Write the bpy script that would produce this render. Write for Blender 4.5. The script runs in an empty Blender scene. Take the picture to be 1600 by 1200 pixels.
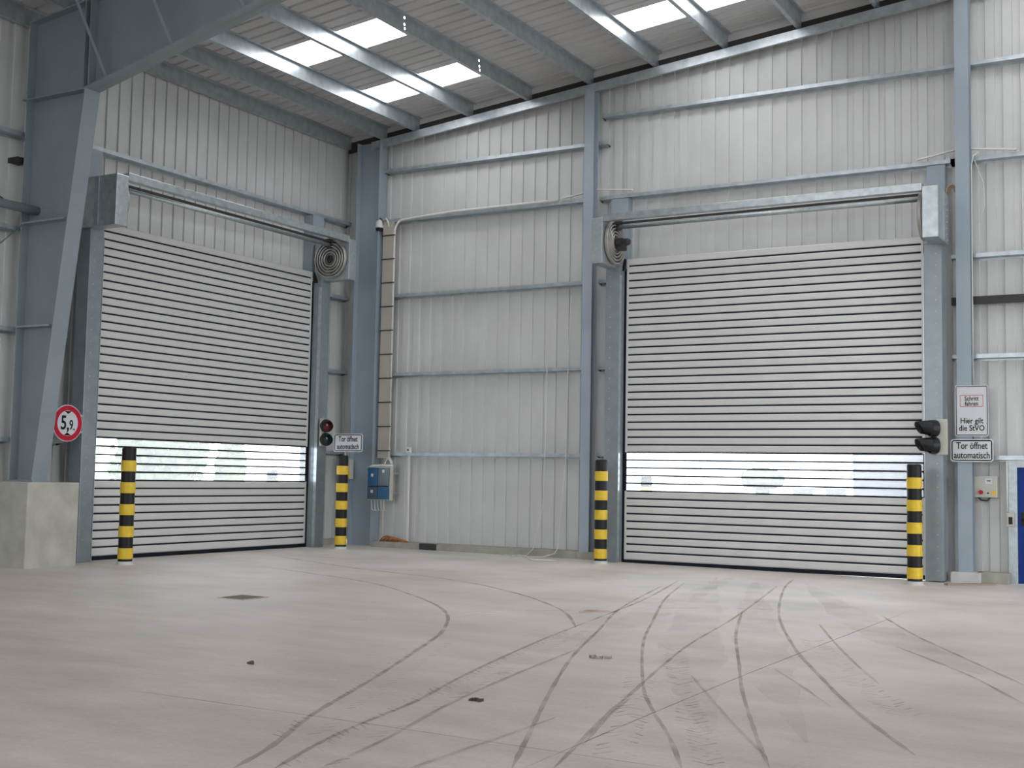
import bpy, math, random
from mathutils import Vector, Matrix
random.seed(4)
S = bpy.context.scene
COL = S.collection
PI = math.pi

# ------------------------------------------------------------------ camera
F = 1938.37
YAW, PIT, ROL = 0.524593865, 0.0737248896, 0.0176331782
cy, sy = math.cos(YAW), math.sin(YAW)
fw = Vector((-sy*math.cos(PIT), cy*math.cos(PIT), math.sin(PIT)))
r0 = Vector((cy, sy, 0)); u0 = r0.cross(fw)
rt = r0*math.cos(ROL) + u0*math.sin(ROL)
up = -r0*math.sin(ROL) + u0*math.cos(ROL)
CAM = Vector((0, 0, 1.6))
cd = bpy.data.cameras.new('camera'); co = bpy.data.objects.new('camera', cd); COL.objects.link(co)
cd.sensor_fit = 'HORIZONTAL'; cd.sensor_width = 36; cd.lens = 36*F/1600; cd.clip_end = 500
M = Matrix((rt, up, -fw)).transposed().to_4x4(); M.translation = CAM
co.matrix_world = M
S.camera = co

# ------------------------------------------------------------------ materials
def mat(name, col, rough=.5, metal=0, noise=None, bump=0, nscale=(1, 1, 1), col2=None, emit=0, spec=.5):
    m = bpy.data.materials.new(name); m.use_nodes = True
    nt = m.node_tree; b = nt.nodes['Principled BSDF']
    b.inputs['Base Color'].default_value = (*col, 1); b.inputs['Roughness'].default_value = rough
    b.inputs['Metallic'].default_value = metal; b.inputs['Specular IOR Level'].default_value = spec
    if emit:
        b.inputs['Emission Color'].default_value = (*col, 1); b.inputs['Emission Strength'].default_value = emit
    if noise:
        tc = nt.nodes.new('ShaderNodeTexCoord'); mp = nt.nodes.new('ShaderNodeMapping')
        mp.inputs['Scale'].default_value = nscale
        n = nt.nodes.new('ShaderNodeTexNoise'); n.inputs['Scale'].default_value = noise; n.inputs['Detail'].default_value = 5
        r = nt.nodes.new('ShaderNodeValToRGB')
        r.color_ramp.elements[0].position = .35; r.color_ramp.elements[1].position = .68
        r.color_ramp.elements[0].color = (*col, 1)
        r.color_ramp.elements[1].color = (*(col2 or [c*1.2 for c in col]), 1)
        nt.links.new(tc.outputs['Object'], mp.inputs[0]); nt.links.new(mp.outputs[0], n.inputs['Vector'])
        nt.links.new(n.outputs['Fac'], r.inputs[0]); nt.links.new(r.outputs[0], b.inputs['Base Color'])
        if bump:
            bp = nt.nodes.new('ShaderNodeBump'); bp.inputs['Strength'].default_value = bump; bp.inputs['Distance'].default_value = .01
            nt.links.new(n.outputs['Fac'], bp.inputs['Height']); nt.links.new(bp.outputs[0], b.inputs['Normal'])
    return m

CLAD = mat('wall_sheet', (.52, .53, .52), .40, .0, noise=1.2, col2=(.57, .58, .575))
ROOF = mat('roof_sheet', (.50, .495, .49), .45, .0, noise=1.5, col2=(.56, .55, .545))
PAINT = mat('grey_paint', (.205, .245, .27), .42, .0, noise=1.5, col2=(.235, .275, .30))
PAINTB = mat('grey_blue_paint', (.27, .33, .38), .38, .0, noise=1.5, col2=(.30, .36, .41))
GALV = mat('galvanised', (.42, .47, .49), .34, .85, noise=9, col2=(.56, .61, .63))
GALVM = mat('galvanised_matt', (.36, .41, .43), .42, .7, noise=14, col2=(.46, .51, .53))
GIRT = mat('girt_zinc', (.40, .45, .48), .36, .6, noise=7, col2=(.52, .57, .60))
GUIDE = mat('guide_zinc', (.215, .25, .272), .30, .22, noise=5, col2=(.25, .285, .307))
PAINTC = mat('post_paint', (.31, .365, .42), .38, .0, noise=1.5, col2=(.345, .40, .455))
SLAT = mat('door_slat', (.57, .57, .56), .36, .12, noise=3, col2=(.60, .60, .59))
RUB = mat('black_rubber', (.006, .010, .016), .5, spec=.15)
BLK = mat('black_plastic', (.010, .010, .011), .45, spec=.25)
BLK2 = mat('lamp_black', (.013, .014, .016), .40, spec=.3)
YEL = mat('yellow_film', (.62, .42, .025), .4, noise=12, col2=(.68, .48, .045), spec=.3)
CONC = mat('plinth_concrete', (.34, .335, .29), .85, noise=2.6, col2=(.44, .43, .385), bump=.2)
CURB = mat('curb_concrete', (.27, .26, .225), .9, noise=3, col2=(.37, .355, .31), bump=.25)
FOOT = mat('grout', (.47, .47, .45), .85, noise=6, col2=(.55, .55, .53))
WHITE = mat('sign_white', (.57, .585, .61), .4)
RED = mat('sign_red', (.45, .006, .03), .45, spec=.25)
REDT = mat('red_line', (.55, .12, .14), .4)
SBLK = mat('sign_black', (.009, .010, .013), .5, spec=.2)
PVC = mat('beige_duct', (.40, .37, .325), .6)
PVCW = mat('white_pvc', (.66, .66, .63), .5)
BLUE = mat('door_blue', (.002, .030, .19), .45, spec=.2)
BLUET = mat('blue_cover', (.025, .10, .21), .15)
DBLUE = mat('blue_grey_cover', (.06, .09, .12), .2)
BEI = mat('enclosure_grey', (.47, .47, .41), .5)
TAN = mat('tan_cable', (.42, .30, .19), .6)
RUST = mat('orange_strap', (.42, .16, .045), .8, noise=20, col2=(.25, .10, .03))
GAPSHADE = mat('gap_shade', (.045, .04, .038), .9)  # dark tone for the shaded gap under the roof sheet
DARKST = mat('dark_steel', (.03, .03, .03), .6)
WOOD = mat('grey_wood', (.27, .21, .16), .8)
LENSR = mat('red_lens', (.13, .02, .018), .15)
LENSG = mat('green_lens', (.015, .05, .042), .15)
ASPH = mat('yard_ground', (.42, .41, .40), .9, noise=.4, col2=(.48, .47, .46))
LEAF = mat('leaves', (.085, .125, .016), .8, noise=1.5, col2=(.16, .21, .05))
BARK = mat('bark', (.14, .10, .07), .9)
FACADE = mat('grey_facade', (.055, .055, .07), .7, noise=.6, nscale=(1, 1, 4), col2=(.075, .075, .09))
SPIR = mat('spiral_alu', (.38, .37, .35), .4, .45)

def skylight_mat():
    m = mat('rooflight', (1.0, .985, 1.0), .5, emit=7.8)
    return m
SKY = skylight_mat()

def pane_mat():
    m = bpy.data.materials.new('clear_pane'); m.use_nodes = True; nt = m.node_tree
    for n in list(nt.nodes):
        if n.type != 'OUTPUT_MATERIAL': nt.nodes.remove(n)
    o = [n for n in nt.nodes if n.type == 'OUTPUT_MATERIAL'][0]
    t = nt.nodes.new('ShaderNodeBsdfTransparent'); t.inputs[0].default_value = (.93, .95, .97, 1)
    g = nt.nodes.new('ShaderNodeBsdfGlossy'); g.inputs['Roughness'].default_value = .08
    tl = nt.nodes.new('ShaderNodeBsdfTranslucent'); tl.inputs[0].default_value = (.9, .92, .95, 1)
    mx = nt.nodes.new('ShaderNodeMixShader'); mx.inputs[0].default_value = .06
    m2 = nt.nodes.new('ShaderNodeMixShader'); m2.inputs[0].default_value = .16
    nt.links.new(t.outputs[0], mx.inputs[1]); nt.links.new(g.outputs[0], mx.inputs[2])
    nt.links.new(mx.outputs[0], m2.inputs[1]); nt.links.new(tl.outputs[0], m2.inputs[2])
    nt.links.new(m2.outputs[0], o.inputs[0])
    return m
PANE = pane_mat()

def floor_mat():
    m = bpy.data.materials.new('hall_concrete'); m.use_nodes = True; nt = m.node_tree; N = nt.nodes; L = nt.links
    b = N['Principled BSDF']; b.inputs['Roughness'].default_value = .48; b.inputs['Specular IOR Level'].default_value = .5
    tc = N.new('ShaderNodeTexCoord')
    def noise(sc, det=5, rough=.55, vec=None):
        n = N.new('ShaderNodeTexNoise'); n.inputs['Scale'].default_value = sc; n.inputs['Detail'].default_value = det
        n.inputs['Roughness'].default_value = rough; L.new(vec or tc.outputs['Object'], n.inputs['Vector']); return n.outputs['Fac']
    def ramp(f, p0, c0, p1, c1):
        r = N.new('ShaderNodeValToRGB'); e = r.color_ramp.elements
        e[0].position = p0; e[0].color = (*c0, 1); e[1].position = p1; e[1].color = (*c1, 1); L.new(f, r.inputs[0]); return r.outputs[0]
    def mix(a, c, f, bt='MIX'):
        x = N.new('ShaderNodeMix'); x.data_type = 'RGBA'; x.blend_type = bt
        if isinstance(f, float): x.inputs[0].default_value = f
        else: L.new(f, x.inputs[0])
        for v, i in ((a, 6), (c, 7)):
            if isinstance(v, tuple): x.inputs[i].default_value = (*v, 1)
            else: L.new(v, x.inputs[i])
        return x.outputs[2]
    base = ramp(noise(.35), .33, (.368, .332, .298), .68, (.442, .404, .368))
    mp = N.new('ShaderNodeMapping'); mp.inputs['Scale'].default_value = (.6, 1.6, 1); mp.inputs['Rotation'].default_value = (0, 0, .35)
    L.new(tc.outputs['Object'], mp.inputs[0])
    mid = ramp(noise(1.1, 6, .6, mp.outputs[0]), .35, (.80, .79, .785), .7, (1.08, 1.08, 1.08))
    c = mix(base, mid, 1.0, 'MULTIPLY')
    fine = ramp(noise(26, 4, .7), .3, (.90, .90, .90), .7, (1.06, 1.06, 1.06))
    c = mix(c, fine, 1.0, 'MULTIPLY')
    spots = ramp(noise(9, 2, .5), .70, (0, 0, 0), .76, (1, 1, 1))
    sb = N.new('ShaderNodeMath'); sb.operation = 'MULTIPLY'; sb.inputs[1].default_value = .25; L.new(spots, sb.inputs[0])
    c = mix(c, (.55, .54, .52), sb.outputs[0])
    # pale dust before the doors, also painting the far floor's brighter light
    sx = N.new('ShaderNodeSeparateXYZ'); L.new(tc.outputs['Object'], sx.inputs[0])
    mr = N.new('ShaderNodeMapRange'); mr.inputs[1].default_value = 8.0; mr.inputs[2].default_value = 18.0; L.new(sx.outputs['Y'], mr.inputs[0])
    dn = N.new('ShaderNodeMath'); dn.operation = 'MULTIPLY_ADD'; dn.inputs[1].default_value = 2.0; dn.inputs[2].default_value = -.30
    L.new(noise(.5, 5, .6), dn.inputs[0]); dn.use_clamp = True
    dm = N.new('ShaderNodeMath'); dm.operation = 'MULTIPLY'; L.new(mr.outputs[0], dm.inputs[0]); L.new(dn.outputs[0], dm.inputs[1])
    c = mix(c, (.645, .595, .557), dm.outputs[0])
    L.new(c, b.inputs['Base Color'])
    bp = N.new('ShaderNodeBump'); bp.inputs['Strength'].default_value = .08; bp.inputs['Distance'].default_value = .01
    L.new(noise(30, 4), bp.inputs['Height']); L.new(bp.outputs[0], b.inputs['Normal'])
    return m
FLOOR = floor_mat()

def mark_mat(name, col, sc, p0, p1, mx):
    m = bpy.data.materials.new(name); m.use_nodes = True; nt = m.node_tree; N = nt.nodes; L = nt.links
    b = N['Principled BSDF']; b.inputs['Base Color'].default_value = (*col, 1); b.inputs['Roughness'].default_value = .5
    b.inputs['Specular IOR Level'].default_value = .5
    tc = N.new('ShaderNodeTexCoord'); n = N.new('ShaderNodeTexNoise'); n.inputs['Scale'].default_value = sc; n.inputs['Detail'].default_value = 5
    L.new(tc.outputs['Object'], n.inputs['Vector'])
    r = N.new('ShaderNodeMapRange'); r.inputs[1].default_value = p0; r.inputs[2].default_value = p1; r.inputs[4].default_value = mx
    L.new(n.outputs['Fac'], r.inputs[0]); L.new(r.outputs[0], b.inputs['Alpha'])
    return m
TRACK = mark_mat('tyre_dirt', (.20, .15, .115), 2.6, .22, .68, .50)
TRACKW = mark_mat('tyre_dust', (.26, .205, .17), 1.6, .36, .75, .17)
CHALK = mark_mat('chalk', (.88, .87, .85), 2.5, .38, .62, .55)
STAIN = mark_mat('red_dust', (.42, .24, .17), 2.2, .30, .60, .55)
TREAD = mark_mat('tread_dirt', (.23, .18, .145), 6, .35, .65, .42)
JOINT = mark_mat('joint', (.17, .16, .15), 2.0, .2, .6, .7)

# ------------------------------------------------------------------ mesh builder
ORG = {}
class MB:
    def __init__(s): s.v = []; s.f = []; s.sm = []
    def add(s, vs, fs, smooth=False):
        o = len(s.v); s.v += [Vector(p) for p in vs]; s.f += [[i+o for i in f] for f in fs]; s.sm += [smooth]*len(fs); return s
    def box(s, x0, x1, y0, y1, z0, z1):
        x0, x1 = min(x0, x1), max(x0, x1); y0, y1 = min(y0, y1), max(y0, y1); z0, z1 = min(z0, z1), max(z0, z1)
        return s.add([(x, y, z) for x in (x0, x1) for y in (y0, y1) for z in (z0, z1)],
              [(0, 1, 3, 2), (4, 6, 7, 5), (0, 4, 5, 1), (2, 3, 7, 6), (0, 2, 6, 4), (1, 5, 7, 3)])
    def prism(s, pts, d, caps=True):      # closed polygon (3-D points) pushed along vector d
        d = Vector(d); n = len(pts); p = [Vector(q) for q in pts]
        nrm = Vector((0, 0, 0))
        for i in range(n): nrm += p[i].cross(p[(i+1) % n])
        if nrm.dot(d) > 0: p.reverse()
        fs = [(i, i+n, (i+1) % n+n, (i+1) % n) for i in range(n)]
        fs = [tuple(reversed(f)) for f in fs]
        if caps: fs += [tuple(range(n)), tuple(range(2*n-1, n-1, -1))]
        return s.add(p+[q+d for q in p], fs)
    def tube(s, pts, r, n=10, caps=True):
        pts = [Vector(p) for p in pts]; vs = []; rs = r if isinstance(r, (list, tuple)) else [r]*len(pts)
        a = None
        for i, p in enumerate(pts):
            t = (pts[min(i+1, len(pts)-1)]-pts[max(i-1, 0)]).normalized()
            if a is None:
                a = t.orthogonal().normalized()
            else:
                a = (a - t*a.dot(t)).normalized()
            b = t.cross(a)
            vs += [p + (a*math.cos(2*PI*k/n)+b*math.sin(2*PI*k/n))*rs[i] for k in range(n)]
        fs = [(i*n+k, i*n+(k+1) % n, (i+1)*n+(k+1) % n, (i+1)*n+k) for i in range(len(pts)-1) for k in range(n)]
        s.add(vs, fs, True)
        if caps:
            o = len(s.v)-len(vs)
            s.f += [[o+k for k in range(n-1, -1, -1)], [o+(len(pts)-1)*n+k for k in range(n)]]; s.sm += [False, False]
        return s
    def lathe(s, prof, c, axis, n=40, smooth=False):   # prof: (radius, height along axis)
        c = Vector(c); t = Vector(axis).normalized(); a = t.orthogonal().normalized(); b = t.cross(a); vs = []
        for r, h in prof: vs += [c+t*h+(a*math.cos(2*PI*k/n)+b*math.sin(2*PI*k/n))*r for k in range(n)]
        fs = [(i*n+k, i*n+(k+1) % n, (i+1)*n+(k+1) % n, (i+1)*n+k) for i in range(len(prof)-1) for k in range(n)]
        return s.add(vs, fs, smooth)
    def build(s, name, m, parent=None, bevel=0):
        org = Vector((0, 0, 0)); 
        if parent is not None: org = ORG.get(parent.name, Vector((0, 0, 0)))
        me = bpy.data.meshes.new(name)
        me.from_pydata([tuple(v-org) for v in s.v], [], s.f)
        me.polygons.foreach_set('use_smooth', s.sm); me.materials.append(m); me.update()
        o = bpy.data.objects.new(name, me); COL.objects.link(o)
        if parent is not None: o.parent = parent
        ORG[o.name] = org
        if bevel:
            b = o.modifiers.new('bevel', 'BEVEL'); b.width = bevel; b.segments = 2; b.limit_method = 'ANGLE'
        return o

def tag(o, label=None, cat=None, group=None, kind=None):
    if label: o['label'] = label
    if cat: o['category'] = cat
    if group: o['group'] = group
    if kind: o['kind'] = kind
    return o
def empty(name, loc, rz=0, local=False):
    o = bpy.data.objects.new(name, None); COL.objects.link(o); o.empty_display_size = .1
    o.location = loc; o.rotation_euler.z = rz
    ORG[o.name] = Vector((0, 0, 0)) if local else Vector(loc)   # local: children are given in the empty's own frame
    return o
def copy_tree(o, parent=None):
    c = o.copy(); COL.objects.link(c)
    if parent is not None: c.parent = parent
    for ch in list(o.children): copy_tree(ch, c)
    return c
def text_mb(mb, txt, size, cx, cz, y, sx=1.0, thick=.002, bold=0):
    cu = bpy.data.curves.new('lettering', 'FONT'); cu.body = txt; cu.size = size; cu.align_x = 'CENTER'; cu.align_y = 'CENTER'
    cu.extrude = thick; cu.offset = bold; cu.resolution_u = 3
    o = bpy.data.objects.new('lettering', cu); COL.objects.link(o)
    dg = bpy.context.evaluated_depsgraph_get(); dg.update()
    me = bpy.data.meshes.new_from_object(o.evaluated_get(dg))
    vs = [(cx+v.co.x*sx, y-v.co.z, cz+v.co.y) for v in me.vertices]
    mb.add(vs, [tuple(p.vertices) for p in me.polygons])
    bpy.data.objects.remove(o); bpy.data.curves.remove(cu); bpy.data.meshes.remove(me)
def rrect(x0, x1, z0, z1, r, y, n=5):
    out = []
    for (cx, cz, a0) in ((x1-r, z1-r, 0), (x0+r, z1-r, PI/2), (x0+r, z0+r, PI), (x1-r, z0+r, 1.5*PI)):
        for k in range(n+1):
            a = a0+PI/2*k/n; out.append((cx+r*math.cos(a), y, cz+r*math.sin(a)))
    return out
def ring(mb, outer, inner, dy):   # frame between two outlines of equal length, pushed by dy
    n = len(outer); d = Vector((0, dy, 0))
    vs = [Vector(p) for p in outer]+[Vector(p) for p in inner]+[Vector(p)+d for p in outer]+[Vector(p)+d for p in inner]
    fs = []
    for i in range(n):
        j = (i+1) % n
        fs += [(i, j, n+j, n+i), (2*n+j, 2*n+i, 3*n+i, 3*n+j), (j, i, 2*n+i, 2*n+j), (n+i, n+j, 3*n+j, 3*n+i)]
    mb.add(vs, fs)

# ------------------------------------------------------------------ shell
FS = .005
def fz(x): return -FS*(x+17.2)
XL, YG = -17.55, 22.64            # inner crowns of the left wall and of the gable wall
RS = .102
def roofz(x): return 9.662+RS*(x+14.11)       # underside of the roof sheet
XR, YN = 12.0, -14.0
RIDGE = 8.0

def fl_ray(px, py, lift=0.0):
    d = rt*((px-800)/F) + up*(-(py-600)/F) + fw
    # plane z = -FS*(x+17.2)+lift
    t = (-FS*17.2+lift-CAM.z - FS*CAM.x)/(d.z+FS*d.x)
    return CAM+d*t

fm = MB()
nx, ny = 6, 8
x0, x1, y0, y1 = XL-.12, XR+.1, YN, YG+.12
fm.prism([(x0, y0, fz(x0)), (x1, y0, fz(x1)), (x1, y0, fz(x1)-.25), (x0, y0, fz(x0)-.25)], (0, y1-y0, 0))
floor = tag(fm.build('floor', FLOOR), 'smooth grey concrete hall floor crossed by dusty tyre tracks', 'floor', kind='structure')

def ribbon(pts, w, m, name, lift=.002, ws=1.0):
    P = []
    for (a, b) in pts: P.append(fl_ray(a, b, lift))
    # catmull-rom
    Q = []
    for i in range(len(P)-1):
        p0, p1, p2, p3 = P[max(i-1, 0)], P[i], P[i+1], P[min(i+2, len(P)-1)]
        for k in range(8):
            t = k/8
            Q.append(.5*((2*p1)+(p2-p0)*t+(2*p0-5*p1+4*p2-p3)*t*t+(-p0+3*p1-3*p2+p3)*t**3))
    Q.append(P[-1])
    vs = []
    for i, q in enumerate(Q):
        t = (Q[min(i+1, len(Q)-1)]-Q[max(i-1, 0)]); t.z = 0; t.normalize(); nrm = Vector((-t.y, t.x, 0))
        ww = w*ws*(.75+.5*random.random())
        e = min(i, len(Q)-1-i)
        if w >= .35:
            if e < 9: ww *= (.05+.105*e)
        elif e < 3: ww *= (.15+.28*e)
        for s_ in (-1, 1):
            v = q+nrm*ww/2*s_; v.z = fz(v.x)+lift; vs.append(v)
    mb = MB(); mb.add(vs, [(2*i, 2*i+1, 2*i+3, 2*i+2) for i in range(len(Q)-1)])
    for i, f in enumerate(mb.f): pass
    return mb

tracks = [
 ([(385,882),(560,907),(645,930),(695,955),(692,985),(645,1020),(575,1065),(490,1115),(425,1165),(365,1200)], .07),
 ([(420,867),(550,887),(700,905),(800,925),(875,952),(900,980)], .08),
 ([(1060,907),(1010,935),(935,965),(865,992),(800,1020),(725,1055),(650,1095),(565,1130),(500,1160),(430,1200)], .055),
 ([(1035,915),(970,950),(935,985),(895,1025),(860,1080),(825,1150),(800,1200)], .055),
 ([(1070,910),(1040,935),(1020,970),(1005,1005),(1005,1070),(1020,1110),(1045,1150),(1065,1200)], .05),
 ([(1215,915),(1180,942),(1140,970),(1080,1005),(1035,1040),(990,1080),(950,1115),(910,1155),(865,1200)], .05),
 ([(1160,955),(1150,990),(1155,1040),(1160,1080),(1180,1145),(1202,1200)], .05),
 ([(1240,905),(1225,920),(1217,960),(1240,1010),(1280,1055),(1325,1100),(1375,1140),(1430,1180)], .055),
 ([(1375,960),(1425,990),(1500,1025),(1600,1070)], .06),
 ([(1280,975),(1305,1005),(1340,1040),(1375,1070)], .05),
 ([(1400,1010),(1465,1035),(1525,1060),(1600,1100)], .05),
 ([(900,1015),(800,1055),(700,1100),(600,1155),(500,1200)], .045),
 ([(870,1120),(800,1145),(725,1170),(640,1200)], .04),
 ([(1080,1055),(1110,1090),(1150,1135),(1200,1185)], .04),
 ([(985,1090),(950,1120),(910,1165)], .035),
 ([(1210,1045),(1250,1070),(1300,1105)], .035),
]
for i, (p, w) in enumerate(tracks):
    ribbon(p, w, TRACK, 't', .0022+.0003*i, .62).build('tire_track', TRACK, floor)
# short tread bars between the wheel lines
def tread(path, half, step, size, w):
    P = [fl_ray(a, b, .0015) for a, b in path]; mb = MB()
    for i in range(len(P)-1):
        a, b = P[i], P[i+1]; L = (b-a).length; d = (b-a).normalized(); n = Vector((-d.y, d.x, 0))
        k = 0.0
        while k < L:
            for s_ in (-1, 1):
                if random.random() < .78:
                    c = a+d*k+n*half*s_*(.8+.4*random.random()); e = c-n*size*s_*(.6+.6*random.random())+d*size*.9
                    t = (e-c).normalized(); m_ = Vector((-t.y, t.x, 0))*w/2
                    q = [c-m_, c+m_, e+m_*.6, e-m_*.6]
                    for v in q: v.z = fz(v.x)+.0015
                    mb.add(q, [(0, 1, 2, 3)])
            k += step*(.8+.4*random.random())
    return mb
tread([(800,1035),(700,1080),(600,1130),(480,1195)], .16, .09, .10, .018).build('tread_print', TREAD, floor)
tread([(905,985),(800,1032),(690,1090)], .12, .10, .09, .018).build('tread_print', TREAD, floor)
tread([(690,1000),(560,1085),(460,1150)], .14, .10, .08, .015).build('tread_print', TREAD, floor)
tread([(1055,1010),(1060,1070),(1090,1140),(1110,1195)], .10, .10, .12, .02).build('tread_print', TREAD, floor)
tread([(1270,1000),(1330,1060),(1420,1120)], .12, .12, .12, .02).build('tread_print', TREAD, floor)
tread([(960,1180),(985,1120),(1000,1060)], .12, .12, .12, .02).build('tread_print', TREAD, floor)
# broad dusty lanes in front of the right door
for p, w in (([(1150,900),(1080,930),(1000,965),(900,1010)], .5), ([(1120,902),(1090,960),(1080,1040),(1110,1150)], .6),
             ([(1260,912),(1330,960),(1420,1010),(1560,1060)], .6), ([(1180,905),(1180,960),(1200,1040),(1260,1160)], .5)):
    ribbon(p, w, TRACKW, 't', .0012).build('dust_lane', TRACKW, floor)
ribbon([(905,958),(930,955),(970,957)], .35, STAIN, 's', .0013).build('red_dust_stain', STAIN, floor)
for p, w in (([(700,961),(800,955),(935,953)], .05), ([(990,951),(1100,950),(1240,953)], .06), ([(550,968),(600,969)], .06)):
    ribbon(p, w, CHALK, 'c', .0014).build('chalk_line', CHALK, floor)
for p in ([(200,1078),(500,1120),(800,1164),(1040,1199)], [(820,1199),(1170,1052),(1425,953)]):
    ribbon(p, .012, JOINT, 'j', .0016).build('floor_joint', JOINT, floor)

# profiled wall sheet: ribs along z; profile runs along u, n points into the hall
PER = .2878
def sheet(mb, u0, u1, z0f, z1f, P, phase=0.0, dep=.030, top=None):
    # P(u, d) -> (x, y): d = distance behind the inner crown
    us = []
    k = math.floor((u0-phase)/PER)-1
    while phase+k*PER < u1+PER:
        b = phase+k*PER
        us += [(b, 0), (b+.155, 0), (b+.163, dep), (b+PER-.008, dep)]
        k += 1
    pts = [(u0, 0)]+[q for q in us if u0+1e-4 < q[0] < u1-1e-4]+[(u1, 0)]
    vs, fs = [], []
    for u, d in pts:
        x, y = P(u, d); vs += [(x, y, z0f(u)), (x, y, z1f(u))]
    for i in range(len(pts)-1): fs.append((2*i, 2*i+2, 2*i+3, 2*i+1))
    mb.add(vs, fs)
    # outer flat skin, 8 cm behind
    a0 = P(u0, .1); a1 = P(u1, .1)
    mb.add([(*a0, z0f(u0)), (*a1, z0f(u1)), (*a1, z1f(u1)), (*a0, z1f(u0))], [(0, 1, 2, 3)])
    # close the lower edge
    b0 = P(u0, 0); b1 = P(u1, 0)
    mb.add([(*b0, z0f(u0)), (*b1, z0f(u1)), (*a1, z0f(u1)), (*a0, z0f(u0))], [(0, 1, 2, 3)])

D1Y0, D1W = 14.98, 6.02           # left door: clear opening along y
D2X0, D2W = -10.25, 5.76          # gable door: clear opening along x
ZH = 5.74
c_ = lambda v: (lambda u: v)
wl = MB()
PL = lambda u, d: (XL-d, u)
ph = 15.451 - .0
sheet(wl, YN, D1Y0+.12, c_(.10), c_(roofz(XL)-.02), PL, ph)
OP = .27
for za, zb in ((.10, 1.22), (2.36, ZH)): sheet(wl, D1Y0+D1W, D1Y0+D1W+OP, c_(za), c_(zb), PL, ph)
sheet(wl, D1Y0+.12, D1Y0+D1W+OP, c_(ZH), c_(roofz(XL)-.02), PL, ph)
sheet(wl, D1Y0+D1W+OP, YG+.1, c_(.10), c_(roofz(XL)-.02), PL, ph)
tag(wl.build('wall_left', CLAD), 'light grey ribbed sheet metal wall on the left around and above the left door', 'wall', kind='structure')
wb = MB()
PB = lambda u, d: (u, YG+d)
phb = -13.04*1.047
rz_ = lambda u: roofz(u)-.02
D3X0, D3X1, D3Z = -3.16, -2.10, 1.93
sheet(wb, XL-.1, D2X0-OP, c_(.10), rz_, PB, phb)
for za, zb in ((.10, 1.15), (2.28, ZH-.05)): sheet(wb, D2X0-OP, D2X0, c_(za), c_(zb), PB, phb)
sheet(wb, D2X0-OP, D2X0+D2W-.12, c_(ZH-.05), rz_, PB, phb)
sheet(wb, D2X0+D2W-.12, D3X0, c_(-.20), rz_, PB, phb)
sheet(wb, D3X0, D3X1, c_(D3Z+.06), rz_, PB, phb)
sheet(wb, D3X1, RIDGE, c_(.10), rz_, PB, phb)
sheet(wb, RIDGE, XR, c_(.10), lambda u: roofz(2*RIDGE-u)-.02, PB, phb)
tag(wb.build('wall_back', CLAD), 'light grey ribbed sheet metal gable wall behind the right door', 'wall', kind='structure')
wr = MB(); PF = lambda u, d: (u, YN-d); sheet(wr, XL-.1, -15, c_(-.2), rz_, PF, 0); sheet(wr, -15, 2, c_(8.6), rz_, PF, 0); sheet(wr, -15, 2, c_(-.2), c_(2.6), PF, 0); sheet(wr, 2, RIDGE, c_(-.2), rz_, PF, 0)  # unseen wall, its opening shaped to let fill light in from the front
tag(wr.build('wall_front', CLAD), 'ribbed sheet metal gable wall behind the camera', 'wall', kind='structure')

wr = MB(); sheet(wr, YN, 7.0, c_(-.2), c_(roofz(2*RIDGE-XR)-.02), lambda u, d: (XR+d, u), 0); sheet(wr, 7.0, YG+.1, c_(8.2), c_(roofz(2*RIDGE-XR)-.02), lambda u, d: (XR+d, u), 0)  # unseen wall, left open towards the gable to light the left side
tag(wr.build('wall_right', CLAD), 'ribbed sheet metal wall of the hall outside the frame on the right', 'wall', kind='structure')

# roof sheet: ribs run up the slope (along x), with openings for the rooflights
XE = XL-.25
SKYL = []      # (x0, x1, y0, y1)
for (a, b) in ((20.27, 21.18), (17.58, 18.53)):
    SKYL.append((-15.5, -12.67, a, b)); SKYL.append((-9.76, -6.85, a, b)); SKYL.append((-3.9, -1.0, a, b)); SKYL.append((1.9, 4.8, a, b))
for a in (14.89, 12.2, 9.0, -3.8, -7.8):  # unseen rooflights, added to raise the general light in the hall
    k = 1 if a < 3 else 0
    SKYL.append((-9.76, -6.85, a, a+.95)); SKYL.append((-3.9, -1.0, a, a+.95)); SKYL.append((1.9, 4.8, a, a+.95))
    if k > 0: SKYL.append((-15.5, -12.67, a, a+.95))
SKYL.append((-12.63, -9.77, 9.7, 10.65))  # out-of-view glowing panel, added to light the rafter web
for a in (6.2, 3.4): SKYL.append((-9.76, -6.85, a, a+.95))  # unseen panels, added to brighten the rafter
def roof_profile(a, b):
    pts = [(a, 0)]; per = .291; ph_ = 20.951*1.0527
    k = math.floor((a-ph_)/per)-1
    while ph_+k*per < b+per:
        q = ph_+k*per
        for p in ((q-.018, 0), (q+.0, .032), (q+.035, .032), (q+.053, 0)):
            if a+1e-4 < p[0] < b-1e-4: pts.append(p)
        k += 1
    return pts+[(b, 0)]
def roof_strip(mb, xa, xb, ya, yb):
    pts = roof_profile(ya, yb); vs = []; fs = []
    for y, d in pts: vs += [(xa, y, roofz(xa)+d), (xb, y, roofz(xb)+d)]
    for i in range(len(pts)-1): fs.append((2*i, 2*i+2, 2*i+3, 2*i+1))
    mb.add(vs, fs)
    mb.add([(xa, ya, roofz(xa)+.1), (xb, ya, roofz(xb)+.1), (xb, yb, roofz(xb)+.1), (xa, yb, roofz(xa)+.1)], [(0, 1, 2, 3)])
rm = MB()
cuts = sorted(set([YN, YG+.15]+[s_[2] for s_ in SKYL]+[s_[3] for s_ in SKYL]))
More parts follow.
